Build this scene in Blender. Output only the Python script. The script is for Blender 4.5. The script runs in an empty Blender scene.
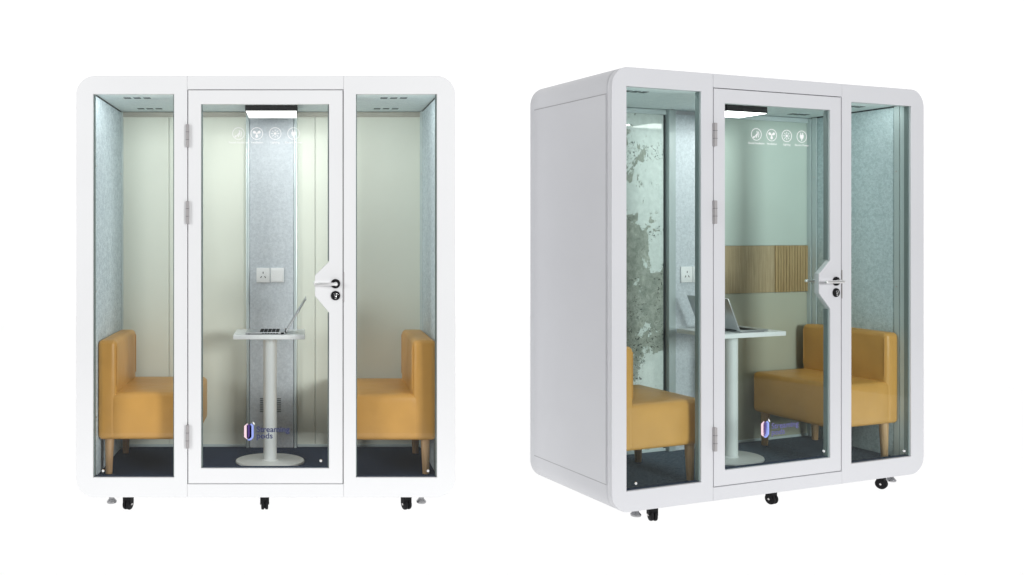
import bpy, bmesh, math, random
from mathutils import Vector, Matrix
random.seed(7)
R = math.radians
scene = bpy.context.scene
col = scene.collection

# ------------------------------------------------------------------ materials
def new_mat(name):
    m = bpy.data.materials.new(name); m.use_nodes = True
    nt = m.node_tree
    return m, nt, nt.nodes['Principled BSDF']

def nd(nt, kind, **kw):
    n = nt.nodes.new(kind)
    for k, v in kw.items():
        if k in n.inputs: n.inputs[k].default_value = v
        else: setattr(n, k, v)
    return n

def ramp(nt, src, stops):
    r = nd(nt, 'ShaderNodeValToRGB')
    e = r.color_ramp.elements
    while len(e) < len(stops): e.new(0.5)
    for el, (p, c) in zip(e, stops):
        el.position = p; el.color = (*c, 1)
    nt.links.new(src, r.inputs[0])
    return r.outputs[0]

def objcoord(nt, scale=(1, 1, 1)):
    t = nd(nt, 'ShaderNodeTexCoord')
    mp = nd(nt, 'ShaderNodeMapping'); mp.inputs['Scale'].default_value = scale
    nt.links.new(t.outputs['Object'], mp.inputs[0])
    return mp.outputs[0]

def noise(nt, vec, scale, detail=2.0, rough=.5, dist=0.0):
    n = nd(nt, 'ShaderNodeTexNoise', Scale=scale, Detail=detail, Roughness=rough, Distortion=dist)
    nt.links.new(vec, n.inputs['Vector'])
    return n.outputs[0]

def bump(nt, b, src, strength, distance=.002):
    n = nd(nt, 'ShaderNodeBump', Strength=strength, Distance=distance)
    nt.links.new(src, n.inputs['Height']); nt.links.new(n.outputs[0], b.inputs['Normal'])

def paint(name, c, rough=.35, var=.03, spec=.5):
    m, nt, b = new_mat(name)
    v = objcoord(nt)
    n = noise(nt, v, 3.0, 4)
    lo = tuple(x * (1 - var) for x in c); hi = tuple(min(1, x * (1 + var)) for x in c)
    nt.links.new(ramp(nt, n, [(.3, lo), (.7, hi)]), b.inputs['Base Color'])
    b.inputs['Roughness'].default_value = rough
    b.inputs['Specular IOR Level'].default_value = spec
    bump(nt, b, noise(nt, v, 400, 2), .06, .0006)
    return m

def metal(name, c, rough=.3):
    m, nt, b = new_mat(name)
    b.inputs['Metallic'].default_value = 1; b.inputs['Base Color'].default_value = (*c, 1)
    v = objcoord(nt, (1, 1, 14))
    nt.links.new(ramp(nt, noise(nt, v, 60, 3), [(.3, (rough * .8,) * 3), (.7, (rough * 1.25,) * 3)]), b.inputs['Roughness'])
    return m

def felt(name, lo, hi, scale=220):
    m, nt, b = new_mat(name)
    v = objcoord(nt)
    n1 = noise(nt, v, scale, 2, .6); n2 = noise(nt, v, scale * .36, 3, .6)
    mx = nd(nt, 'ShaderNodeMath', operation='MULTIPLY_ADD'); mx.inputs[1].default_value = .5
    nt.links.new(n1, mx.inputs[0])
    hf = nd(nt, 'ShaderNodeMath', operation='MULTIPLY'); hf.inputs[1].default_value = .5
    nt.links.new(n2, hf.inputs[0]); nt.links.new(hf.outputs[0], mx.inputs[2])
    mid = tuple((a + c) / 2 for a, c in zip(lo, hi))
    nt.links.new(ramp(nt, mx.outputs[0], [(.38, lo), (.50, mid), (.62, hi)]), b.inputs['Base Color'])
    b.inputs['Roughness'].default_value = .95; b.inputs['Specular IOR Level'].default_value = .15
    bump(nt, b, n1, .3, .002)
    return m

def leather(name, c):
    m, nt, b = new_mat(name)
    v = objcoord(nt)
    n = noise(nt, v, 5, 3)
    nt.links.new(ramp(nt, n, [(.3, tuple(x * .93 for x in c)), (.7, tuple(x * 1.06 for x in c))]), b.inputs['Base Color'])
    b.inputs['Roughness'].default_value = .36; b.inputs['Specular IOR Level'].default_value = .5
    gr = nd(nt, 'ShaderNodeTexVoronoi', Scale=420); nt.links.new(v, gr.inputs['Vector'])
    b1 = nd(nt, 'ShaderNodeBump', Strength=.15, Distance=.001); nt.links.new(gr.outputs[0], b1.inputs['Height'])
    b2 = nd(nt, 'ShaderNodeBump', Strength=.5, Distance=.014); nt.links.new(noise(nt, v, 7, 2), b2.inputs['Height'])
    nt.links.new(b1.outputs[0], b2.inputs['Normal']); nt.links.new(b2.outputs[0], b.inputs['Normal'])
    return m

def wood(name, lo, hi, axis_scale=(28, 28, 1.6), rough=.5):
    m, nt, b = new_mat(name)
    v = objcoord(nt, axis_scale)
    n = noise(nt, v, 4, 6, .65, .4)
    nt.links.new(ramp(nt, n, [(.3, lo), (.68, hi)]), b.inputs['Base Color'])
    b.inputs['Roughness'].default_value = rough
    bump(nt, b, n, .15, .001)
    return m

def plain(name, c, rough=.5, spec=.5):
    m, nt, b = new_mat(name)
    b.inputs['Base Color'].default_value = (*c, 1); b.inputs['Roughness'].default_value = rough
    b.inputs['Specular IOR Level'].default_value = spec
    return m

def glass(name, tint, refl=.55, rough=.0):
    m = bpy.data.materials.new(name); m.use_nodes = True
    nt = m.node_tree; nt.nodes.clear()
    out = nd(nt, 'ShaderNodeOutputMaterial'); mix = nd(nt, 'ShaderNodeMixShader')
    tr = nd(nt, 'ShaderNodeBsdfTransparent'); tr.inputs[0].default_value = (*tint, 1)
    gl = nd(nt, 'ShaderNodeBsdfGlossy'); gl.inputs['Roughness'].default_value = rough
    lw = nd(nt, 'ShaderNodeLayerWeight', Blend=.5)          # Schlick: the same from both sides of the thin pane
    pw = nd(nt, 'ShaderNodeMath', operation='POWER'); pw.inputs[1].default_value = 5
    mu = nd(nt, 'ShaderNodeMath', operation='MULTIPLY_ADD'); mu.inputs[1].default_value = refl; mu.inputs[2].default_value = .04 * refl
    nt.links.new(lw.outputs['Facing'], pw.inputs[0])
    nt.links.new(pw.outputs[0], mu.inputs[0]); nt.links.new(mu.outputs[0], mix.inputs[0])
    nt.links.new(tr.outputs[0], mix.inputs[1]); nt.links.new(gl.outputs[0], mix.inputs[2])
    nt.links.new(mix.outputs[0], out.inputs[0])
    return m

def emit(name, c, s):
    m = bpy.data.materials.new(name); m.use_nodes = True
    nt = m.node_tree; nt.nodes.clear()
    out = nd(nt, 'ShaderNodeOutputMaterial'); e = nd(nt, 'ShaderNodeEmission', Strength=s)
    e.inputs[0].default_value = (*c, 1); nt.links.new(e.outputs[0], out.inputs[0])
    return m

def mural_mat(name):
    """weathered plaster: pale skin over grey render, with clusters of dark flaking specks"""
    m, nt, b = new_mat(name)
    v = objcoord(nt)
    sep = nd(nt, 'ShaderNodeSeparateXYZ'); nt.links.new(v, sep.inputs[0])
    big = noise(nt, v, 4.2, 7, .62, .6)
    fine = noise(nt, v, 26, 6, .7, .3)
    pale = ramp(nt, fine, [(.3, (.54, .61, .59)), (.7, (.67, .74, .715))])
    grey = ramp(nt, noise(nt, v, 22, 8, .8, .4), [(.32, (.17, .20, .175)), (.68, (.44, .475, .42))])
    def lin(src, lo, hi, o0, o1):
        q = nd(nt, 'ShaderNodeMapRange'); q.interpolation_type = 'SMOOTHSTEP'
        for i, vv in zip((1, 2, 3, 4), (lo, hi, o0, o1)): q.inputs[i].default_value = vv
        nt.links.new(src, q.inputs[0]); return q.outputs[0]
    def math2(op, p, q):
        n = nd(nt, 'ShaderNodeMath', operation=op)
        for i, vv in enumerate((p, q)):
            if isinstance(vv, (int, float)): n.inputs[i].default_value = vv
            else: nt.links.new(vv, n.inputs[i])
        return n.outputs[0]
    X_, Z_ = sep.outputs[0], sep.outputs[2]
    # exposed grey render low and to the left, pale skin high and to the right
    g = math2('ADD', big, lin(Z_, 1.55, 1.95, .03, -.09))
    g = math2('ADD', g, math2('MULTIPLY', math2('SUBTRACT', noise(nt, v, 24, 5, .7), .5), .22))
    g = math2('ADD', g, lin(X_, -.50, -.20, .05, -.05))
    g = math2('ADD', g, lin(Z_, .65, .95, -.10, 0))
    msk = ramp(nt, g, [(.475, (0, 0, 0)), (.495, (1, 1, 1))])
    mx = nd(nt, 'ShaderNodeMix', data_type='RGBA')
    nt.links.new(msk, mx.inputs[0]); nt.links.new(pale, mx.inputs[6]); nt.links.new(grey, mx.inputs[7])
    sp = ramp(nt, noise(nt, v, 44, 6, .75, .6), [(.545, (0, 0, 0)), (.60, (1, 1, 1))])
    c_ = math2('ADD', noise(nt, v, 5.5, 3, .55, .5), lin(Z_, 1.15, 1.5, .05, -.07))
    c_ = math2('ADD', c_, lin(Z_, 1.9, 2.02, 0, .16))
    c_ = math2('ADD', c_, lin(Z_, 2.06, 2.14, 0, -.22))
    cl = ramp(nt, c_, [(.50, (0, 0, 0)), (.57, (1, 1, 1))])
    mm = nd(nt, 'ShaderNodeMath', operation='MULTIPLY'); nt.links.new(sp, mm.inputs[0]); nt.links.new(cl, mm.inputs[1])
    mx2 = nd(nt, 'ShaderNodeMix', data_type='RGBA'); mx2.inputs[7].default_value = (.05, .062, .055, 1)
    nt.links.new(mm.outputs[0], mx2.inputs[0]); nt.links.new(mx.outputs[2], mx2.inputs[6])
    nt.links.new(mx2.outputs[2], b.inputs['Base Color'])
    b.inputs['Roughness'].default_value = .03; b.inputs['Specular IOR Level'].default_value = 1.0
    return m

def floor_mat():
    """white translucent acrylic: the light from underneath comes through it"""
    m = bpy.data.materials.new('white_acrylic'); m.use_nodes = True
    nt = m.node_tree; nt.nodes.clear()
    out = nd(nt, 'ShaderNodeOutputMaterial'); t = nd(nt, 'ShaderNodeBsdfTranslucent')
    t.inputs[0].default_value = (.97, .97, .97, 1)
    nt.links.new(t.outputs[0], out.inputs[0])
    return m

M = {}
M['white'] = paint('white_powder_coat', (.785, .79, .80), .42, .008, .35)
M['dimmed_white'] = paint('dimmed_white_powder_coat', (.615, .62, .645), .42, .012, .35)  # same white coat; the angled pod's dimmer exposure is put into its colour
M['glass_clear'] = glass('clear_glass', (.985, .995, .99), .34)
M['glass_green'] = glass('green_tinted_glass', (.945, .98, .97), .32)
M['felt_left'] = felt('grey_blue_felt', (.42, .50, .55), (.68, .76, .80), 130)
M['felt_right'] = felt('teal_grey_felt', (.42, .52, .55), (.62, .72, .75), 170)
M['felt_pale'] = felt('pale_grey_felt', (.46, .50, .54), (.61, .65, .69), 190)
M['ceiling'] = felt('ceiling_felt', (.64, .72, .74), (.74, .81, .82), 60)
M['carpet'] = felt('navy_carpet', (.014, .024, .050), (.042, .060, .105), 220)
M['carpet_blue'] = felt('blue_grey_carpet', (.05, .075, .105), (.12, .16, .21), 160)
M['beige'] = paint('beige_green_board', (.72, .75, .67), .5, .02)
M['green'] = paint('sage_board', (.47, .545, .50), .38, .03)
M['green_shaded'] = paint('shaded_sage_board', (.40, .41, .33), .38, .03)  # lower board: seat-coloured bounce and shade put into its colour
M['taupe'] = paint('taupe_trim', (.44, .43, .38), .5, .02)
M['bead'] = paint('dark_bead', (.17, .21, .21), .5, .02)
M['joint'] = plain('joint_grey', (.38, .38, .395), .6)
M['post_grey'] = paint('grey_post_paint', (.40, .455, .46), .4, .02)
M['hinge'] = plain('hinge_grey', (.36, .345, .35), .45, .4)
M['foot'] = metal('foot_steel', (.40, .40, .41), .2)
M['trim'] = metal('brushed_aluminium', (.70, .76, .77), .42)
M['trim_paint'] = paint('grey_trim_paint', (.52, .60, .61), .4, .02)
M['lever'] = metal('satin_lever', (.86, .86, .86), .4)
M['steel'] = metal('satin_steel', (.62, .60, .59), .3)
M['chrome'] = metal('chrome', (.80, .80, .80), .18)
M['leather'] = leather('mustard_leather', (.60, .315, .08))
M['beech'] = wood('beech_leg', (.42, .24, .11), (.62, .40, .21))
M['oak_pale'] = wood('pale_oak', (.25, .19, .10), (.47, .37, .23), (60, 60, 1.4))
M['oak'] = wood('golden_oak', (.28, .19, .085), (.43, .31, .15))
M['black'] = plain('black_plastic', (.008, .008, .009), .6, .15)
M['dark'] = plain('dark_grey_plastic', (.03, .035, .04), .5)
M['slot'] = plain('vent_slot_black', (.10, .125, .13), .8)
M['white_plastic'] = plain('white_plastic', (.80, .81, .82), .35)
M['table_white'] = paint('white_laminate', (.78, .79, .80), .3, .01)
M['table_grey'] = paint('pale_grey_enamel', (.76, .79, .79), .35, .02)
M['silver'] = metal('laptop_aluminium', (.60, .61, .63), .38)
M['screen'] = plain('screen_glass', (.02, .024, .028), .12)
M['decal_white'] = plain('white_vinyl', (.9, .9, .9), .5)
M['decal_navy'] = plain('navy_vinyl', (.03, .04, .12), .5)
M['decal_violet'] = plain('violet_vinyl', (.10, .10, .26), .5)
M['decal_pink'] = plain('pink_vinyl', (.85, .62, .70), .5)
M['decal_blue'] = plain('blue_vinyl', (.30, .38, .86), .5)
M['decal_purple'] = plain('purple_vinyl', (.07, .03, .20), .5)
M['mural'] = mural_mat('weathered_plaster_print')
M['lamp'] = emit('lamp_diffuser', (1, .99, .97), 2.0)
M['lamp_bright'] = emit('bright_lamp_diffuser', (1, .99, .97), 6.5)

# ------------------------------------------------------------------ mesh helpers
class MB:
    """collects shapes and links them as one mesh object"""
    def __init__(self):
        self.bm = bmesh.new(); self.mats = []
    def mi(self, mat):
        if mat not in self.mats: self.mats.append(mat)
        return self.mats.index(mat)
    def _take(self, tmp, mat, mtx=None):
        if mtx is not None: bmesh.ops.transform(tmp, matrix=mtx, verts=tmp.verts)
        me = bpy.data.meshes.new('tmp'); 
        i = self.mi(mat)
        for f in tmp.faces: f.material_index = i
        tmp.to_mesh(me); tmp.free()
        self.bm.from_mesh(me); bpy.data.meshes.remove(me)
    def box(self, mat, x0, x1, y0, y1, z0, z1, bev=0.0, seg=2, mtx=None):
        t = bmesh.new(); bmesh.ops.create_cube(t, size=1)
        bmesh.ops.transform(t, matrix=Matrix.Translation(((x0+x1)/2, (y0+y1)/2, (z0+z1)/2)) @ Matrix.Diagonal((x1-x0, y1-y0, z1-z0, 1)), verts=t.verts)
        if bev: bmesh.ops.bevel(t, geom=list(t.edges), offset=bev, segments=seg, profile=.5, affect='EDGES')
        self._take(t, mat, mtx)
    def cyl(self, mat, p0, p1, r0, r1=None, seg=24, bev=0.0):
        r1 = r0 if r1 is None else r1
        p0, p1 = Vector(p0), Vector(p1); d = p1 - p0
        t = bmesh.new()
        bmesh.ops.create_cone(t, cap_ends=True, segments=seg, radius1=r0, radius2=r1, depth=d.length)
        if bev:
            ed = [e for e in t.edges if any(len(f.verts) > 4 for f in e.link_faces)]
            bmesh.ops.bevel(t, geom=ed, offset=bev, segments=2, profile=.5, affect='EDGES')
        q = Vector((0, 0, 1)).rotation_difference(d.normalized()).to_matrix().to_4x4()
        self._take(t, mat, Matrix.Translation((p0 + p1) / 2) @ q)
    def mesh(self, mat, me, mtx=None):
        t = bmesh.new(); t.from_mesh(me); bpy.data.meshes.remove(me)
        self._take(t, mat, mtx)
    def poly(self, mat, pts, thick=.001):
        """flat polygon given in (x, z), front face at y = 0 going back by thick"""
        t = bmesh.new()
        vs = [t.verts.new((x, 0, z)) for x, z in pts]
        f = t.faces.new(vs)
        r = bmesh.ops.extrude_face_region(t, geom=[f])
        bmesh.ops.translate(t, verts=[v for v in r['geom'] if isinstance(v, bmesh.types.BMVert)], vec=(0, thick, 0))
        bmesh.ops.recalc_face_normals(t, faces=t.faces)
        self._take(t, mat)
    def build(self, name, parent=None, off=(0, 0, 0), smooth=35):
        me = bpy.data.meshes.new(name)
        bmesh.ops.translate(self.bm, verts=self.bm.verts, vec=off)
        self.bm.to_mesh(me); self.bm.free()
        for m in self.mats: me.materials.append(m)
        me.shade_smooth(); me.set_sharp_from_angle(angle=R(smooth))
        o = bpy.data.objects.new(name, me); col.objects.link(o)
        if parent: o.parent = parent
        return o

def plate_mesh(loops, y0, y1, bev=0.0):
    """flat plate in the x-z plane with holes; loops are lists of (x, z), the first the outline"""
    cu = bpy.data.curves.new('plate', 'CURVE'); cu.dimensions = '2D'; cu.fill_mode = 'BOTH'
    cu.extrude = (y1 - y0) / 2 - bev; cu.bevel_depth = bev; cu.bevel_resolution = 2; cu.offset = -bev
    for lp in loops:
        s = cu.splines.new('POLY'); s.points.add(len(lp) - 1); s.use_cyclic_u = True
        for p, (x, z) in zip(s.points, lp): p.co = (x, z, 0, 1)
    ob = bpy.data.objects.new('plate', cu); col.objects.link(ob)
    dg = bpy.context.evaluated_depsgraph_get(); dg.update()
    me = bpy.data.meshes.new_from_object(ob.evaluated_get(dg))
    bpy.data.objects.remove(ob); bpy.data.curves.remove(cu)
    # curve plane (x, y) -> (x, z); curve thickness -> -y
    me.transform(Matrix(((1, 0, 0, 0), (0, 0, -1, (y0 + y1) / 2), (0, 1, 0, 0), (0, 0, 0, 1))))
    return me

def rrect(x0, x1, z0, z1, r=(0, 0, 0, 0), n=14):
    """rounded rectangle, radii at bottom-left, bottom-right, top-right, top-left"""
    if not isinstance(r, tuple): r = (r,) * 4
    pts = []
    for (cx, cz, sx, sz, rad, a0) in ((x0, z0, 1, 1, r[0], 180), (x1, z0, -1, 1, r[1], 270), (x1, z1, -1, -1, r[2], 0), (x0, z1, 1, -1, r[3], 90)):
        if rad <= 0: pts.append((cx, cz)); continue
        for k in range(n + 1):
            a = R(a0 + 90 * k / n)
            pts.append((cx + sx * rad + rad * math.cos(a), cz + sz * rad + rad * math.sin(a)))
    return pts

def text_mesh(s, x0, x1, z, height, fat=.012):
    """lettering in the x-z plane: cap height given, squeezed to run from x0 to x1 on baseline z"""
    cu = bpy.data.curves.new('text', 'FONT'); cu.body = s; cu.size = 1; cu.extrude = 0.0; cu.fill_mode = 'FRONT'; cu.offset = fat
    ob = bpy.data.objects.new('text', cu); col.objects.link(ob)
    dg = bpy.context.evaluated_depsgraph_get(); dg.update()
    me = bpy.data.meshes.new_from_object(ob.evaluated_get(dg))
    bpy.data.objects.remove(ob); bpy.data.curves.remove(cu)
    xs = [v.co.x for v in me.vertices]; lo, hi = min(xs), max(xs)
    k = (x1 - x0) / (hi - lo); h = height / .7
    for v in me.vertices: v.co = (x0 + (v.co.x - lo) * k, 0, z + v.co.y * h)
    return me

def empty(name, loc, rz=0.0):
    o = bpy.data.objects.new(name, None); col.objects.link(o)
    o.location = loc; o.rotation_euler = (0, 0, rz); o.empty_display_size = .2
    return o

def tag(o, label, cat, group=None):
    o['label'] = label; o['category'] = cat
    if group: o['group'] = group
    return o

# ------------------------------------------------------------------ the pod
CAM_H, FPX, PPX, PPY = 1.526, 871.0, 305.0, 233.0
ZL = 4.76                                     # distance of the square-on pod's front
def hz(y): return CAM_H - (y - PPY) * ZL / FPX   # heights read off the square-on front

def build_pod(cfg):
    W, D, BK = cfg['W'], cfg['D'], cfg['back']
    XI, XJ = cfg['in0'], cfg['in1']
    white, gl, feltm = cfg['paint'], cfg['glass'], cfg['felt']
    C = (-W / 2, -D / 2, 0)
    pod = empty('office_pod', cfg['loc'], cfg['rz'])
    tag(pod, cfg['label'], 'office pod', 'office pods')
    X = lambda p: (p - cfg['x0']) / cfg['xw'] * W
    T, B = hz(75.7), hz(497.4)
    FL, CE = .160, 2.300
    RC, FT = .105, .036

    # shell
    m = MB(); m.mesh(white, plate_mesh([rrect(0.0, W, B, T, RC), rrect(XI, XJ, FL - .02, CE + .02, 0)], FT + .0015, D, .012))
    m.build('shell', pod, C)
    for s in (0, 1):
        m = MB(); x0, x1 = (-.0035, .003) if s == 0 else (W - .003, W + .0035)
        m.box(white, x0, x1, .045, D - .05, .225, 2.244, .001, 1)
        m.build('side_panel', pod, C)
        x0, x1 = (-.0012, .002) if s == 0 else (W - .002, W + .0012)
        for za in (.220, 2.2445):
            m = MB(); m.box(M['joint'], x0, x1, .045, D - .05, za, za + .0045); m.build('panel_joint', pod, C)
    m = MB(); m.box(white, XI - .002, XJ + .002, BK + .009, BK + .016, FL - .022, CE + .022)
    m.build('back_cover', pod, C)

    # front: two window panels, header and sill
    def window(x0, x1, rad, h0, h1, fx):
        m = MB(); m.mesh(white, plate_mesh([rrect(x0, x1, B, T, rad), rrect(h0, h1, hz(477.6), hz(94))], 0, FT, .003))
        w = m.build('window', pod, C)
        p = MB(); p.mesh(gl, plate_mesh([rrect(h0 + .001, h1 - .001, hz(477) + .001, hz(94) - .001)], .006, .014))
        p.build('window_pane', w, C)
        f = MB(); f.cyl(M['chrome'], (fx, .0055, hz(471)), (fx, .001, hz(471)), .0085, .007, 16); f.build('glass_fixing', w, C)
        g = MB(); g.box(M['carpet'], h0 + .0005, h1 - .0005, .015, FT + .003, hz(477.6) + .0005, hz(477.6) + .004); g.build('bottom_bead', w, C)
        g = MB()
        for (a0, a1, c0, c1) in ((h0 + .0005, h0 + .006, hz(477), hz(94)), (h1 - .006, h1 - .0005, hz(477), hz(94))):
            g.box(M['bead'], a0, a1, .015, FT + .004, c0 + .001, c1 - .001)
        g.build('glazing_bead', w, C)
        return w
    window(0, X(187.3) - .0003, (RC, 0, 0, RC), X(93), X(174), X(103))
    window(X(343.5) + .0003, W, (0, RC, RC, 0), X(356), X(437), X(428))
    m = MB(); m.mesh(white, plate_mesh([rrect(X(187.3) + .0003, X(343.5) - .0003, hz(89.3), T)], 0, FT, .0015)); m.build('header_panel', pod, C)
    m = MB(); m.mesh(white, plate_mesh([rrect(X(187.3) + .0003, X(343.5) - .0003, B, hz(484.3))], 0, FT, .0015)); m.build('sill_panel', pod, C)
    # dark rebate behind the door gap
    ZB, ZT = hz(486), hz(88)
    for (mt, x0, x1, z0, z1) in ((M['hinge'], X(185), X(190), ZB, ZT), (M['dark'], X(341), X(346), ZB, ZT), (M['dark'], X(190), X(341), hz(91.5), ZT), (M['hinge'], X(190), X(341), ZB, hz(481.5))):
        m = MB(); m.box(mt, x0, x1, FT + .0005, FT + .02, z0, z1)
        m.build('door_seal', pod, C)

    # door
    notch = [(X(201), hz(104)), (X(201), hz(468.5)), (X(329), hz(468.5)), (X(329), hz(312.5)), (X(314.9), hz(296)), (X(314.9), hz(275.5)), (X(329), hz(261.7)), (X(329), hz(104))]
    d0, d1 = X(188.1), X(342.7)
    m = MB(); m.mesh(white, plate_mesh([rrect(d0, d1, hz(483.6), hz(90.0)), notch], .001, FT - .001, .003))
    door = m.build('door', pod, C)
    inset = [(X(201) + .001, hz(104) - .001), (X(201) + .001, hz(468.5) + .001), (X(329) - .001, hz(468.5) + .001), (X(329) - .001, hz(312.5)), (X(314.9) - .001, hz(296)), (X(314.9) - .001, hz(275.5)), (X(329) - .001, hz(261.7)), (X(329) - .001, hz(104) - .001)]
    p = MB(); p.mesh(gl, plate_mesh([inset], .007, .015)); p.build('door_pane', door, C)
    g = MB(); g.box(M['carpet'], X(201) + .0005, X(329) - .0005, .016, FT + .003, hz(468.5) + .0005, hz(468.5) + .004); g.build('bottom_bead', door, C)
    g = MB()
    g.box(M['bead'], X(201) + .0005, X(201) + .006, .016, FT + .006, hz(468.5) + .001, hz(104) - .001)
    g.box(M['bead'], X(329) - .006, X(329) - .0005, .016, FT + .006, hz(261) , hz(104) - .001)
    g.box(M['bead'], X(329) - .006, X(329) - .0005, .016, FT + .006, hz(468.5) + .001, hz(313))
    g.build('glazing_bead', door, C)
    for (ya, yb) in ((124.5, 147.5), (201, 224), (424.5, 448)):
        h = MB(); z1, z0 = hz(ya), hz(yb)
        h.box(M['hinge'], X(186.3), X(189.2), -.018, .003, z0, z1, .003, 2)
        for k in (1, 2): h.box(M['dark'], X(186.3) - .0004, X(189.2) + .0004, -.0184, -.004, z0 + (z1 - z0) * k / 3 - .001, z0 + (z1 - z0) * k / 3 + .001)
        h.build('hinge', door, C)
    hx, hzz, lz = X(335.5), hz(283.7), hz(295.6)
    r = MB(); r.cyl(M['black'], (hx, -.0005, hzz), (hx, -.010, hzz), .0262, .0245, 32, .002); ro = r.build('handle_rosette', door, C)
    l = MB()
    l.cyl(M['lever'], (hx, -.009, hzz), (hx, -.046, hzz), .0105, None, 20, .001)
    l.box(M['lever'], X(313.5), hx + .0105, -.054, -.038, hzz - .0085, hzz + .0085, .0065, 3)
    l.build('handle', door, C)
    l = MB()
    l.cyl(M['lever'], (hx, FT, hzz), (hx, FT + .05, hzz), .0105, None, 20, .001)
    l.box(M['lever'], X(313.5), hx + .0105, FT + .042, FT + .058, hzz - .0085, hzz + .0085, .0065, 3)
    l.build('handle', door, C)
    k = MB(); k.cyl(M['black'], (hx, -.0005, lz), (hx, -.008, lz), .0262, .0245, 32, .002)
    k.cyl(M['chrome'], (hx, -.007, lz + .006), (hx, -.012, lz + .006), .0095, None, 20, .001)
    k.box(M['chrome'], hx - .005, hx + .005, -.0115, -.007, lz - .018, lz + .004, .002, 2)
    k.box(M['dark'], hx - .0012, hx + .0012, -.0127, -.0115, lz - .001, lz + .011)
    k.build('lock_cylinder', door, C)
    s = MB(); s.box(M['hinge'], X(343.1), X(344.2), -.0015, .004, hz(302), hz(272), .001, 1); s.build('strike_plate', pod, C)
    f = MB(); f.cyl(M['chrome'], (X(320.8), .0065, hz(461)), (X(320.8), .001, hz(461)), .0085, .007, 16); f.build('glass_fixing', door, C)

    # stickers on the door glass
    px = W / cfg['xw']; pz = ZL / FPX
    words = ('Sound Insulation', 'Ventilation', 'Lighting', 'Electric Power')
    half = (9.6, 6.2, 4.4, 8.6)
    for i, cx in enumerate((238.4, 256.7, 275.1, 293.6)):
        s = MB(); x = X(cx); z = hz(133.4); wm = M['decal_white']
        ring = lambda ro, n=40: [(x + ro * px * math.cos(2 * math.pi * q / n), z + ro * pz * math.sin(2 * math.pi * q / n)) for q in range(n)]
        s.mesh(wm, plate_mesh([ring(6.2), ring(5.6)], 0, .001))
        U = lambda a, b: (x + a * px, z + b * pz)
        def stroke(a, b, c, d, w):
            L = math.hypot(c - a, d - b); nx, nz = -(d - b) / L * w / 2, (c - a) / L * w / 2
            s.poly(wm, [U(a - nx, b - nz), U(c - nx, d - nz), U(c + nx, d + nz), U(a + nx, b + nz)])
        if i == 0:   # ear / crossed-out wave
            stroke(-2.8, -3.4, -.2, -.6, .9); stroke(-.2, -.6, 1.2, 1.2, .9); stroke(.6, 3.4, 1.4, .4, .8); stroke(1.4, .4, -.4, -3.4, .8)
            stroke(2.3, 3.0, 3.1, .2, .7); stroke(3.1, .2, 2.2, -3.0, .7)
            s.poly(wm, [U(-3.0 + 1.0 * math.cos(q * .7), -2.9 + 1.0 * math.sin(q * .7)) for q in range(9)])
        elif i == 1:   # three fan blades
            for q in range(3):
                a0 = R(90 + 60 + 120 * q)
                pts = []
                for t in range(16):
                    u = 2 * math.pi * t / 16
                    lx, lz_ = 2.4 + 1.9 * math.cos(u), 1.35 * math.sin(u) * (1 + .35 * math.cos(u))
                    pts.append(U(lx * math.cos(a0) - lz_ * math.sin(a0), lx * math.sin(a0) + lz_ * math.cos(a0)))
                s.poly(wm, pts)
            s.poly(wm, [U(.8 * math.cos(q * .628), .8 * math.sin(q * .628)) for q in range(10)], .0012)
        elif i == 2:   # light with rays
            s.poly(wm, [U(1.35 * math.cos(q * .5236), 1.35 * math.sin(q * .5236)) for q in range(12)])
            for q in range(8):
                a = q * math.pi / 4
                stroke(2.1 * math.cos(a), 2.1 * math.sin(a), 4.1 * math.cos(a), 4.1 * math.sin(a), .6)
        else:          # plug
            s.poly(wm, [U(-2.3, 1.8), U(-2.3, -.6), U(-1.2, -2.4), U(-.5, -2.6), U(.5, -2.6), U(1.2, -2.4), U(2.3, -.6), U(2.3, 1.8)])
            stroke(-1.2, 1.8, -1.2, 3.9, .9); stroke(1.2, 1.8, 1.2, 3.9, .9); stroke(0, -2.6, 0, -4.4, .9)
        s.mesh(wm, text_mesh(words[i], X(cx - half[i]), X(cx + half[i]), hz(143.2), 2.0 * pz))
        s.build('icon_sticker', door, (C[0], C[1] + .0055, 0))
    lg = MB(); Lx = lambda a: X(a)
    def logo_poly(mat, pts, th): lg.poly(mat, [(X(a), hz(b)) for a, b in pts], th)
    logo_poly(M['decal_purple'], [(246.6, 425.6), (249.2, 424.4), (251.4, 426), (251.4, 437.4), (248.8, 439.6), (246.6, 438)], .0006)
    logo_poly(M['decal_pink'], [(244.0, 426.2), (247.6, 423.4), (247.6, 438.6), (246.6, 439.4), (244.0, 437.2)], .001)
    logo_poly(M['decal_blue'], [(249.6, 425.2), (249.6, 436.4), (247.2, 439.8), (248.8, 440.8), (251, 440.4), (253.6, 437.4), (253.6, 425.8), (251.4, 423.6)], .001)
    logo_poly(M['decal_white'], [(252.6, 421.6), (254.6, 423.6), (254.6, 425.4), (252.9, 423.9)], .001)
    lg.mesh(cfg['ink'], text_mesh('Streaming', X(256.4), X(289.6), hz(432.2), 5.6 * pz, .018))
    lg.mesh(cfg['ink'], text_mesh('pods', X(256.6), X(272.6), hz(438.6), 5.6 * pz, .018))
    lg.build('logo_sticker', door, (C[0], C[1] + .0055, 0))

    # lining
    m = MB(); m.box(cfg['carpet'], XI, XJ, FT + .003, BK + .01, FL - .015, FL); m.build('carpet', pod, C)
    m = MB(); m.box(M['ceiling'], XI, XJ, FT + .003, BK + .01, CE, CE + .018); m.build('ceiling_panel', pod, C)
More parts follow.
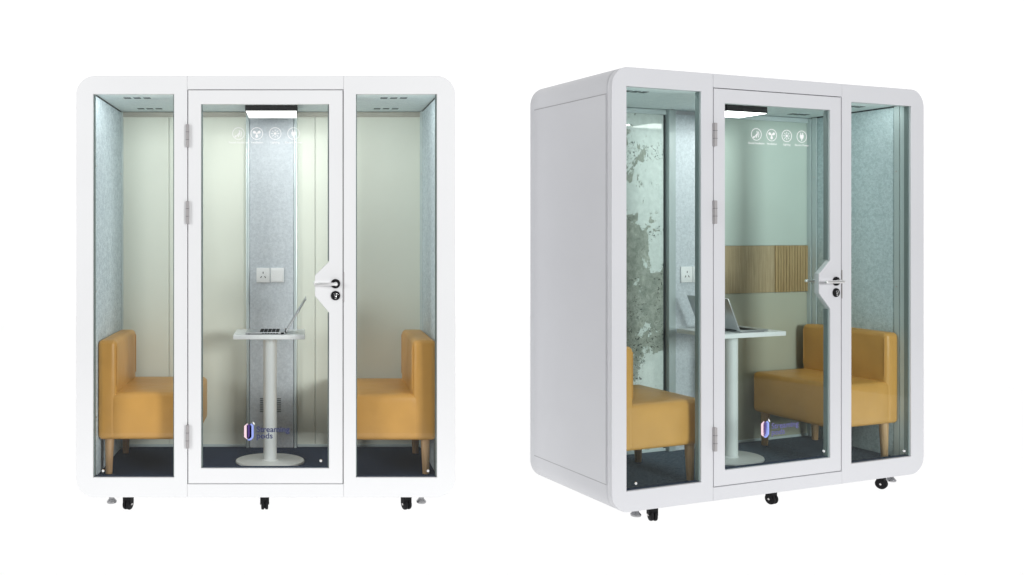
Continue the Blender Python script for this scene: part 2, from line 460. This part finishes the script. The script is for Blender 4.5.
    for s in (0, 1):
        xa, xb = (XI - .001, XI + .016) if s == 0 else (XJ - .016, XJ + .001)
        m = MB(); m.box(feltm, xa, xb, FT + (.075 if cfg['ftrim'] else .012), BK - (.075 if cfg['ftrim'] or s else .03), FL + .001, CE - .008, .004, 2); fp = m.build('felt_panel', pod, C)
        m = MB()
        e = .004 if s == 0 else -.004
        if cfg['ftrim']:
            m.box(M['trim_paint'], xa + e, xb + e, FT + .004, FT + .034, FL + .001, CE - .004, .002, 1)
            m.box(M['trim_paint'], xa + e * .5, xb + e * .5, FT + .038, FT + .072, FL + .001, CE - .004, .002, 1)
        if cfg['ftrim'] or s: m.box(M['trim_paint'], xa + e, xb + e, BK - .072, BK - .038, FL + .001, CE - .004, .002, 1)
        m.box(M['trim_paint'], xa + 2 * e, xb + 2 * e, BK - .034, BK - .002, FL + .001, CE - .004, .002, 1)
        for zz in (.5, 1.2, 1.9):
            for yy in (FT + .055, BK - .055):
                xs = xb + e if s == 0 else xa + e
                m.cyl(M['steel'], (xs - .002, yy, zz), (xs + .002, yy, zz), .005, None, 10)
        m.build('wall_trim', pod, C)
        m = MB(); m.box(M['dark'], xa, xb, FT + .012, BK - .03, CE - .0075, CE - .0005); m.build('shadow_gap', pod, C)
    # air slots, six at each end of the ceiling
    for cx in (cfg['vent0'], cfg['vent1']):
        for by in cfg['ventb']:
            for k in (-1, 0, 1):
                v = MB(); x = cx + k * .056 + (0 if by < .4 else -.004)
                v.box(M['slot'], x - .020, x + .020, by - .022, by + .022, CE - .002, CE + .004, .001, 1)
                v.build('vent_slot', pod, C)

    # centre column of felt, its trims, sockets and grilles
    tw = cfg['tw']; c0, c1 = cfg['col']; cb = BK - .030
    m = MB(); m.box(M['felt_pale'], c0 + tw + .001, c1 - tw - .001, cb, BK + .008, FL + .001, CE - .03, .003, 1); acp = m.build('acoustic_panel', pod, C)
    for x0, x1 in ((c0, c0 + tw), (c1 - tw, c1)):
        m = MB(); m.box(cfg['post'], x0, x1, cb - .006, BK + .008, FL + .001, CE - .002, .003, 2)
        if tw < .03: m.box(M['trim_paint'], x0 + .004, x1 - .004, cb - .008, cb - .004, FL + .002, CE - .003)
        m.build('column_trim', pod, C)
    s0, s1, sz0, sz1 = cfg['sock']
    sm = (s0 + s1) / 2
    for (xa, xb, kind) in ((s0, sm - .002, 0), (sm + .002, s1, 1)):
        m = MB(); m.box(M['white_plastic'], xa, xb, cb - .012, cb + .001, sz0, sz1, .004, 2)
        o = m.build('socket_plate' if kind == 0 else 'switch_plate', pod, C)
        q = MB(); xc, zc = (xa + xb) / 2, (sz0 + sz1) / 2
        if kind == 0:
            for dx, dz, an in ((0, .016, 0), (-.013, -.012, 35), (.013, -.012, -35)):
                mt = Matrix.Translation((xc + dx, 0, zc + dz)) @ Matrix.Rotation(R(an), 4, 'Y')
                q.box(M['dark'], -.0025, .0025, cb - .0128, cb - .011, -.0065, .0065, 0, 1, mt)
            q.build('socket_slot', o, C)
        else:
            q.box(M['white_plastic'], xa + .008, xb - .008, cb - .015, cb - .0115, sz0 + .008, sz1 - .012, .002, 1)
            q.build('rocker', o, C)
    for gx in cfg['grille']:
        m = MB()
        for q in range(8):
            z = .388 + q * .0118
            m.box(M['slot'], gx - .013, gx + .013, cb - .0015, cb + .002, z, z + .0055)
        m.build('air_grille', pod, C)

    # back boards
    cfg['backs'](pod, C, cfg, XI, XJ, c0, c1, BK, FL, CE)
    tt = cfg['toptrim']; m = MB(); m.box(tt, XI + .02, c0 - .002, BK - .014, BK - .003, CE - .034, CE - .003, .002, 1)
    m.box(tt, c1 + .002, XJ - .02, BK - .014, BK - .003, CE - .034, CE - .003, .002, 1); m.build('top_trim', pod, C)
    m = MB(); m.box(M['trim_paint'], XI + .02, c0 - .002, BK - .010, BK - .003, FL + .001, FL + .018, .002, 1)
    m.box(M['trim_paint'], c1 + .002, XJ - .02, BK - .010, BK - .003, FL + .001, FL + .018, .002, 1); m.build('skirting', pod, C)

    # lamp
    lx0, lx1, lb0, lb1 = cfg['lamp']
    m = MB(); m.box(M['black'], lx0, lx1, lb0, lb1, CE - .058, CE - .0005, .003, 2); lp = m.build('ceiling_light', pod, C)
    m = MB(); m.box(cfg['lampm'], lx0 + .004, lx1 - .004, lb0 + .004, lb1 - .004, CE - .0605, CE - .0565, .0015, 2); m.build('lamp_diffuser', lp, C)
    al = bpy.data.lights.new('lamp_light', 'AREA'); al.shape = 'RECTANGLE'; al.size = (lx1 - lx0) * .92; al.size_y = (lb1 - lb0) * .92
    al.energy = cfg['watt']; al.spread = R(140); al.color = (1, .99, .965)
    ao = bpy.data.objects.new('lamp_light', al); col.objects.link(ao); ao.parent = pod
    ao.location = ((lx0 + lx1) / 2 + C[0], (lb0 + lb1) / 2 + C[1], CE - .0625)

    # added fill lamp without a fixture, at the front ceiling edge, shining back and down
    al = bpy.data.lights.new('added_fill_light', 'AREA'); al.shape = 'RECTANGLE'; al.size = XJ - XI - .16; al.size_y = .010
    al.energy = cfg['strip']; al.color = (1, .995, .97)
    ao = bpy.data.objects.new('added_fill_light', al); col.objects.link(ao); ao.parent = pod
    ao.location = (0, FT + .012 + C[1], CE - .008); ao.rotation_euler = (R(52), 0, 0)

    # castors and levelling feet
    for i, (fx, by, ang) in enumerate(((.133, .055, -20), (.496, .055, 5), (.873, .055, 24))):
        cx = fx * W
        root = MB(); mt = Matrix.Translation((cx, by, 0)) @ Matrix.Rotation(R(ang), 4, 'Z')
        root.box(M['black'], -.026, .026, -.026, .026, B - .006, B + .004, .002, 1, mt)
        root.box(M['black'], -.024, -.020, -.022, .018, .030, B - .004, .002, 1, mt)
        root.box(M['black'], .020, .024, -.022, .018, .030, B - .004, .002, 1, mt)
        root.box(M['black'], -.022, .022, -.024, -.006, .050, B - .004, .004, 2, mt)
        root.box(M['black'], -.012, .012, -.022, .020, .010, B - .01, .004, 2, mt)
        ca = root.build('castor', pod, C)
        for sx in (-.0105, .0105):
            w = MB(); a = mt @ Vector((sx - .0085, -.004, .031)); b = mt @ Vector((sx + .0085, -.004, .031))
            w.cyl(M['black'], a, b, .031, None, 28, .005); w.build('wheel', ca, C)
        ax = MB(); a = mt @ Vector((-.026, -.004, .031)); b = mt @ Vector((.026, -.004, .031)); ax.cyl(M['steel'], a, b, .006, None, 14, .001); ax.build('axle', ca, C)
    for fx in (.088, .914):
        cx = fx * W; by = .06
        m = MB(); m.cyl(M['foot'], (cx, by, .045), (cx, by, B + .002), .010, None, 16)
        m.cyl(M['foot'], (cx, by, .060), (cx, by, .072), .016, None, 6, .001)
        m.cyl(M['foot'], (cx, by, .044), (cx, by, .062), .027, .012, 28)
        m.cyl(M['foot'], (cx, by, .034), (cx, by, .0445), .026, .028, 28, .002)
        m.build('levelling_foot', pod, C)
    return pod

def backs_beige(pod, C, cfg, XI, XJ, c0, c1, BK, FL, CE):
    for (x0, x1, j) in ((XI + .017, c0 - .001, .383), (c1 + .001, XJ - .017, 1.316)):
        m = MB()
        m.box(M['beige'], x0, j - .0015, BK - .003, BK + .008, FL + .001, CE - .001, .0015, 1)
        m.box(M['beige'], j + .0015, x1, BK - .003, BK + .008, FL + .001, CE - .001, .0015, 1)
        m.build('back_board', pod, C)

def backs_mural(pod, C, cfg, XI, XJ, c0, c1, BK, FL, CE):
    m = MB(); m.box(M['mural'], XI + .017, c0 - .016, BK - .003, BK + .008, FL + .001, CE - .001, .001, 1); m.build('mural_panel', pod, C)
    m = MB(); m.box(M['dark'], c0 - .015, c0 - .001, BK - .002, BK + .008, FL + .001, CE - .034); m.build('mural_edge', pod, C)
    m = MB()
    x0, x1 = c1 + .001, XJ - .017
    m.box(M['green'], x0, x1, BK - .003, BK + .008, 1.4445, CE - .001, .001, 1)
    m.box(M['green_shaded'], x0, x1, BK - .003, BK + .008, FL + .001, 1.131, .001, 1)
    m.build('back_board', pod, C)
    m = MB(); xs = cfg['woodsplit']
    n = 8; p = (xs - x0) / n
    for k in range(n):
        m.box(M['oak_pale'], x0 + k * p + .0001, x0 + (k + 1) * p - .0001, BK - .004, BK + .008, 1.133, 1.4425, .0006, 1)
    n = 12; p = (x1 - xs) / n
    for k in range(n):
        m.box(M['oak'], xs + k * p + .002, xs + (k + 1) * p - .002, BK - .011, BK + .002, 1.133, 1.4425, .003, 2)
    m.box(M['oak'], xs, x1, BK + .001, BK + .008, 1.133, 1.4425)
    m.build('wood_strip', pod, C)

GLX, GLY = -1.2515, ZL
LP = dict(W=2.073, x0=76, xw=379.3, tw=.021, lampm=M['lamp'], post=M['trim'], ink=M['decal_navy'], watt=.6, strip=4.4, carpet=M['carpet'], D=.87, back=.807, in0=.068, in1=2.008, paint=M['white'], glass=M['glass_clear'], felt=M['felt_left'],
          rz=0, label='bright white office pod seen square on with plain beige back walls',
          vent0=.290, vent1=1.760, ventb=(.23, .66), col=(.877, 1.201), sock=(.943, 1.118, 1.212, 1.305), grille=(.978, 1.086),
          lamp=(.900, 1.206, .34, .65), backs=backs_beige, toptrim=M['taupe'], ftrim=0)
LP['loc'] = (GLX + LP['W'] / 2, GLY + LP['D'] / 2, 0)
AR = R(19.86); RX, RY = 1.5757, 4.47
RP = dict(W=2.29, x0=77.8, xw=377, tw=.052, lampm=M['lamp_bright'], post=M['post_grey'], ink=M['decal_violet'], watt=.4, strip=2.8, carpet=M['carpet_blue'], D=.728, back=.708, in0=.085, in1=2.200, paint=M['dimmed_white'], glass=M['glass_green'], felt=M['felt_right'],
          rz=AR, label='white office pod toned darker for its dimmer exposure, turned at an angle with a weathered mural and wood strip inside',
          vent0=.32, vent1=1.96, ventb=(.2, .58), col=(.985, 1.350), sock=(1.075, 1.260, 1.215, 1.315), grille=(1.11, 1.21),
          lamp=(1.06, 1.37, .29, .50), backs=backs_mural, toptrim=M['trim_paint'], ftrim=1, woodsplit=1.89)
def right_world(a, b): return (RX + a * math.cos(AR) - b * math.sin(AR), RY + a * math.sin(AR) + b * math.cos(AR))
x, y = right_world(RP['W'] / 2, RP['D'] / 2); RP['loc'] = (x, y, 0)
build_pod(LP); build_pod(RP)
def left_world(a, b): return (GLX + a, GLY + b)

# ------------------------------------------------------------------ seats
def soft_box(mat, x0, x1, y0, y1, z0, z1, bev, puff=.006):
    """upholstered block: rounded edges and slightly swollen faces"""
    t = bmesh.new(); bmesh.ops.create_cube(t, size=1)
    bmesh.ops.transform(t, matrix=Matrix.Translation(((x0+x1)/2, (y0+y1)/2, (z0+z1)/2)) @ Matrix.Diagonal((x1-x0, y1-y0, z1-z0, 1)), verts=t.verts)
    bmesh.ops.bevel(t, geom=list(t.edges), offset=bev, segments=6, profile=.5, affect='EDGES')
    big = [f for f in t.faces if f.calc_area() > .004]
    es = list({e for f in big for e in f.edges})
    bmesh.ops.subdivide_edges(t, edges=es, cuts=7, use_grid_fill=True)
    t.normal_update()
    cx, cy, cz = (x0+x1)/2, (y0+y1)/2, (z0+z1)/2
    hx, hy, hz_ = (x1-x0)/2, (y1-y0)/2, (z1-z0)/2
    for v in t.verts:
        u = (abs(v.co.x - cx)/hx, abs(v.co.y - cy)/hy, abs(v.co.z - cz)/hz_)
        prof = sorted(u)
        k = (1 - prof[0]**2) * (1 - prof[1]**2)
        v.co += v.normal * puff * max(0, k)
    me = bpy.data.meshes.new('soft'); t.to_mesh(me); t.free()
    return me

def make_seat(L, DP, BT, z0, z1, z2, loc, rz, label):
    """backrest on the local -x side; footprint centred on the origin; heights above the pod floor"""
    s = empty('bench_seat', loc, rz)
    tag(s, label, 'seat', 'mustard bench seats')
    lm = M['leather']
    m = MB(); m.mesh(lm, soft_box(lm, -L/2 + BT * .55, L/2, -DP/2, DP/2, z0, z1, .028, .006)); m.build('seat', s, smooth=60)
    m = MB(); m.mesh(lm, soft_box(lm, -L/2, -L/2 + BT, -DP/2 - .002, DP/2 + .002, z0 + .001, z2, .026, .006)); bk = m.build('backrest', s, smooth=60)
    for yy in (-DP/2 + .012, DP/2 - .012):          # piping up the two edges of the backrest
        m = MB(); m.cyl(lm, (-L/2 + BT + .0005, yy, z1 + .03), (-L/2 + BT + .0005, yy, z2 - .03), .0025, None, 8); m.build('piping', bk)
    for sx in (-1, 1):
        for sy in (-1, 1):
            m = MB()
            tx, ty = sx * (L/2 - .055), sy * (DP/2 - .055)
            m.cyl(M['beech'], (tx + sx * .003, ty + sy * .003, 0), (tx, ty, z0 + .012), .019, .027, 20, .002)
            m.build('leg', s)
FLZ = .1602
def seat_at(world, a0, a1, b0, b1, BT, z0, z1, z2, rz, label):
    p = world((a0 + a1) / 2, (b0 + b1) / 2)
    make_seat(a1 - a0, b1 - b0, BT, z0 - FLZ, z1 - FLZ, z2 - FLZ, (p[0], p[1], FLZ), rz, label)
seat_at(left_world, .086, .640, .135, .705, .105, .362, .628, .922, 0, 'mustard leather bench seat at the left end of the square-on bright white pod')
seat_at(left_world, 1.43, 1.990, .135, .705, .132, .358, .618, .922, math.pi, 'mustard leather bench seat at the right end of the square-on bright white pod')
seat_at(right_world, .104, .690, .085, .60, .108, .366, .615, .922, AR, 'mustard leather bench seat in front of the weathered mural in the angled pod')
seat_at(right_world, 1.640, 2.180, .075, .655, .105, .372, .630, .922, AR + math.pi, 'mustard leather bench seat below the wood strip in the angled pod')

# ------------------------------------------------------------------ tables and laptops
def make_table(w, d, top_z, loc, rz, label, base_r):
    t = empty('pedestal_table', loc, rz); tag(t, label, 'table', 'pedestal tables')
    h = top_z - FLZ
    m = MB(); m.box(M['table_white'], -w/2, w/2, -d/2, d/2, h - .027, h, .004, 3); m.build('tabletop', t)
    m = MB(); m.cyl(M['table_grey'], (0, 0, .012), (0, 0, h - .034), .040, None, 40)
    m.box(M['table_grey'], -.09, .09, -.07, .07, h - .035, h - .0275, .002, 1)
    m.build('column', t)
    m = MB(); m.cyl(M['table_grey'], (0, 0, 0), (0, 0, .013), base_r, base_r * .985, 72, .004)
    m.cyl(M['table_grey'], (0, 0, .012), (0, 0, .020), .055, .048, 40, .003)
    b = m.build('base', t); b.scale = (1, .78, 1)
    return t
p = left_world(1.043, .44)
make_table(.418, .30, .935, (p[0], p[1], FLZ), 0, 'white pedestal table in the middle of the square-on bright white pod', .206)
q = right_world(1.215, .415)
make_table(.50, .345, .940, (q[0], q[1], FLZ), AR, 'white pedestal table in the middle of the angled dimmed white pod', .206)

def make_laptop(L, WD, lean, loc, rz, label):
    """hinge along local y at x = 0; keyboard deck towards -x, lid leaning back over +x"""
    t = empty('laptop', loc, rz); tag(t, label, 'laptop', 'open laptops')
    m = MB(); m.box(M['silver'], -L, 0, -WD/2, WD/2, .003, .013, .004, 3)
    for sx in (-L + .02, -.02):
        for sy in (-WD/2 + .02, WD/2 - .02): m.cyl(M['black'], (sx, sy, 0), (sx, sy, .004), .006, None, 12)
    m.build('base', t)
    k = MB()
    for r in range(5):
        for c in range(12):
            y0 = -WD/2 + .016 + c * (WD - .032) / 12; dx = (L * .5) / 5
            k.box(M['black'], -.035 - (r + 1) * dx + .002, -.035 - r * dx - .001, y0 + .001, y0 + (WD - .032) / 12 - .001, .0125, .0145, .0006, 1)
    k.build('keyboard', t)
    k = MB()                                       # ports along the side that faces the room
    for q_ in range(6): k.box(M['black'], -.135 + q_ * .0165, -.135 + q_ * .0165 + .0115, -WD/2 - .0006, -WD/2 + .002, .0055, .0105)
    k.box(M['black'], -.025, -.006, -WD/2 - .0008, -WD/2 + .002, .0035, .0125); k.build('port', t)
    tilt = Matrix.Translation((.004, 0, .012)) @ Matrix.Rotation(R(lean), 4, 'Y')
    m = MB(); m.box(M['silver'], -.0035, .0035, -WD/2, WD/2, .004, L * .98, .0028, 2, tilt)
    m.cyl(M['dark'], (.002, -WD/2 + .03, .013), (.002, WD/2 - .03, .013), .006, None, 14)
    lid = m.build('lid', t)
    m = MB(); m.box(M['screen'], -.0043, -.003, -WD/2 + .008, WD/2 - .008, .014, L * .98 - .008, 0, 1, tilt); m.build('screen', lid)
    return t
p = left_world(1.136, .40)
make_laptop(.232, .20, 31, (p[0], p[1], .9352), 0, 'open silver laptop on the table in the square-on bright white pod')
q = right_world(1.140, .43)
make_laptop(.215, .32, 25, (q[0], q[1], .9402), AR + math.pi, 'open silver laptop on the table in the angled dimmed white pod')

# ------------------------------------------------------------------ floor, light, camera
m = MB(); m.bm.faces.new([m.bm.verts.new(v) for v in ((-5, 2.9, 0), (7, 2.9, 0), (7, 16, 0), (-5, 16, 0))])
m.mi(floor_mat()); fo = m.build('floor'); fo['kind'] = 'structure'

w = bpy.data.worlds.new('World'); scene.world = w; w.use_nodes = True
nt = w.node_tree; bg = nt.nodes['Background']; bg.inputs[1].default_value = 1.0
tc = nd(nt, 'ShaderNodeTexCoord'); sp = nd(nt, 'ShaderNodeSeparateXYZ'); nt.links.new(tc.outputs['Generated'], sp.inputs[0])
WB, WF, WU = 1.10, .14, .55
# studio: white backdrop ahead (+y), darker room behind the camera, white below
mr = nd(nt, 'ShaderNodeMapRange'); mr.interpolation_type = 'SMOOTHSTEP'
for i, v in zip((1, 2, 3, 4), (-.05, .12, WF, WB)): mr.inputs[i].default_value = v
nt.links.new(sp.outputs[1], mr.inputs[0])
up = nd(nt, 'ShaderNodeMapRange'); up.interpolation_type = 'SMOOTHSTEP'
for i, v in zip((1, 2, 3, 4), (.35, .75, 0, WU)): up.inputs[i].default_value = v
nt.links.new(sp.outputs[2], up.inputs[0])
dn = nd(nt, 'ShaderNodeMapRange'); dn.interpolation_type = 'SMOOTHSTEP'
for i, v in zip((1, 2, 3, 4), (-.28, -.55, 0, 1.14)): dn.inputs[i].default_value = v
nt.links.new(sp.outputs[2], dn.inputs[0])
m1 = nd(nt, 'ShaderNodeMath', operation='MAXIMUM'); nt.links.new(mr.outputs[0], m1.inputs[0]); nt.links.new(up.outputs[0], m1.inputs[1])
m2 = nd(nt, 'ShaderNodeMath', operation='MAXIMUM'); nt.links.new(m1.outputs[0], m2.inputs[0]); nt.links.new(dn.outputs[0], m2.inputs[1])
nt.links.new(m2.outputs[0], bg.inputs[1])
bg.inputs[0].default_value = (1, 1, 1, 1)

def softbox(name, loc, target, sx, sy, power, c=(1, 1, 1)):
    l = bpy.data.lights.new(name, 'AREA'); l.shape = 'RECTANGLE'; l.size = sx; l.size_y = sy; l.energy = power; l.color = c
    o = bpy.data.objects.new(name, l); col.objects.link(o); o.location = loc
    o.rotation_euler = (Vector(target) - Vector(loc)).to_track_quat('-Z', 'Y').to_euler()
    return o
softbox('softbox_light', (-5.6, 0.0, 2.5), (0, 5, 1.1), 2.4, 2.4, 210)
softbox('softbox_light', (6.0, -4.0, 2.8), (1.6, 5, 1.1), 2.6, 2.4, 620)

cam = bpy.data.cameras.new('camera'); co = bpy.data.objects.new('camera', cam); col.objects.link(co)
co.location = (0, 0, CAM_H); co.rotation_euler = (R(90), 0, 0)
cam.sensor_width = 36; cam.lens = FPX / 1024 * 36
cam.shift_x = (512 - PPX) / 1024; cam.shift_y = (PPY - 287.5) / 1024
cam.clip_start = .05; cam.clip_end = 500
scene.camera = co

scene.render.engine = 'CYCLES'
scene.view_settings.view_transform = 'Standard'; scene.view_settings.look = 'None'
scene.view_settings.exposure = 0; scene.view_settings.gamma = 1; scene.view_settings.use_curve_mapping = False
cy = scene.cycles
cy.max_bounces = 12; cy.diffuse_bounces = 6; cy.glossy_bounces = 4; cy.transparent_max_bounces = 24; cy.transmission_bounces = 6
cy.sample_clamp_indirect = 6; cy.use_denoising = True
scene.render.film_transparent = False
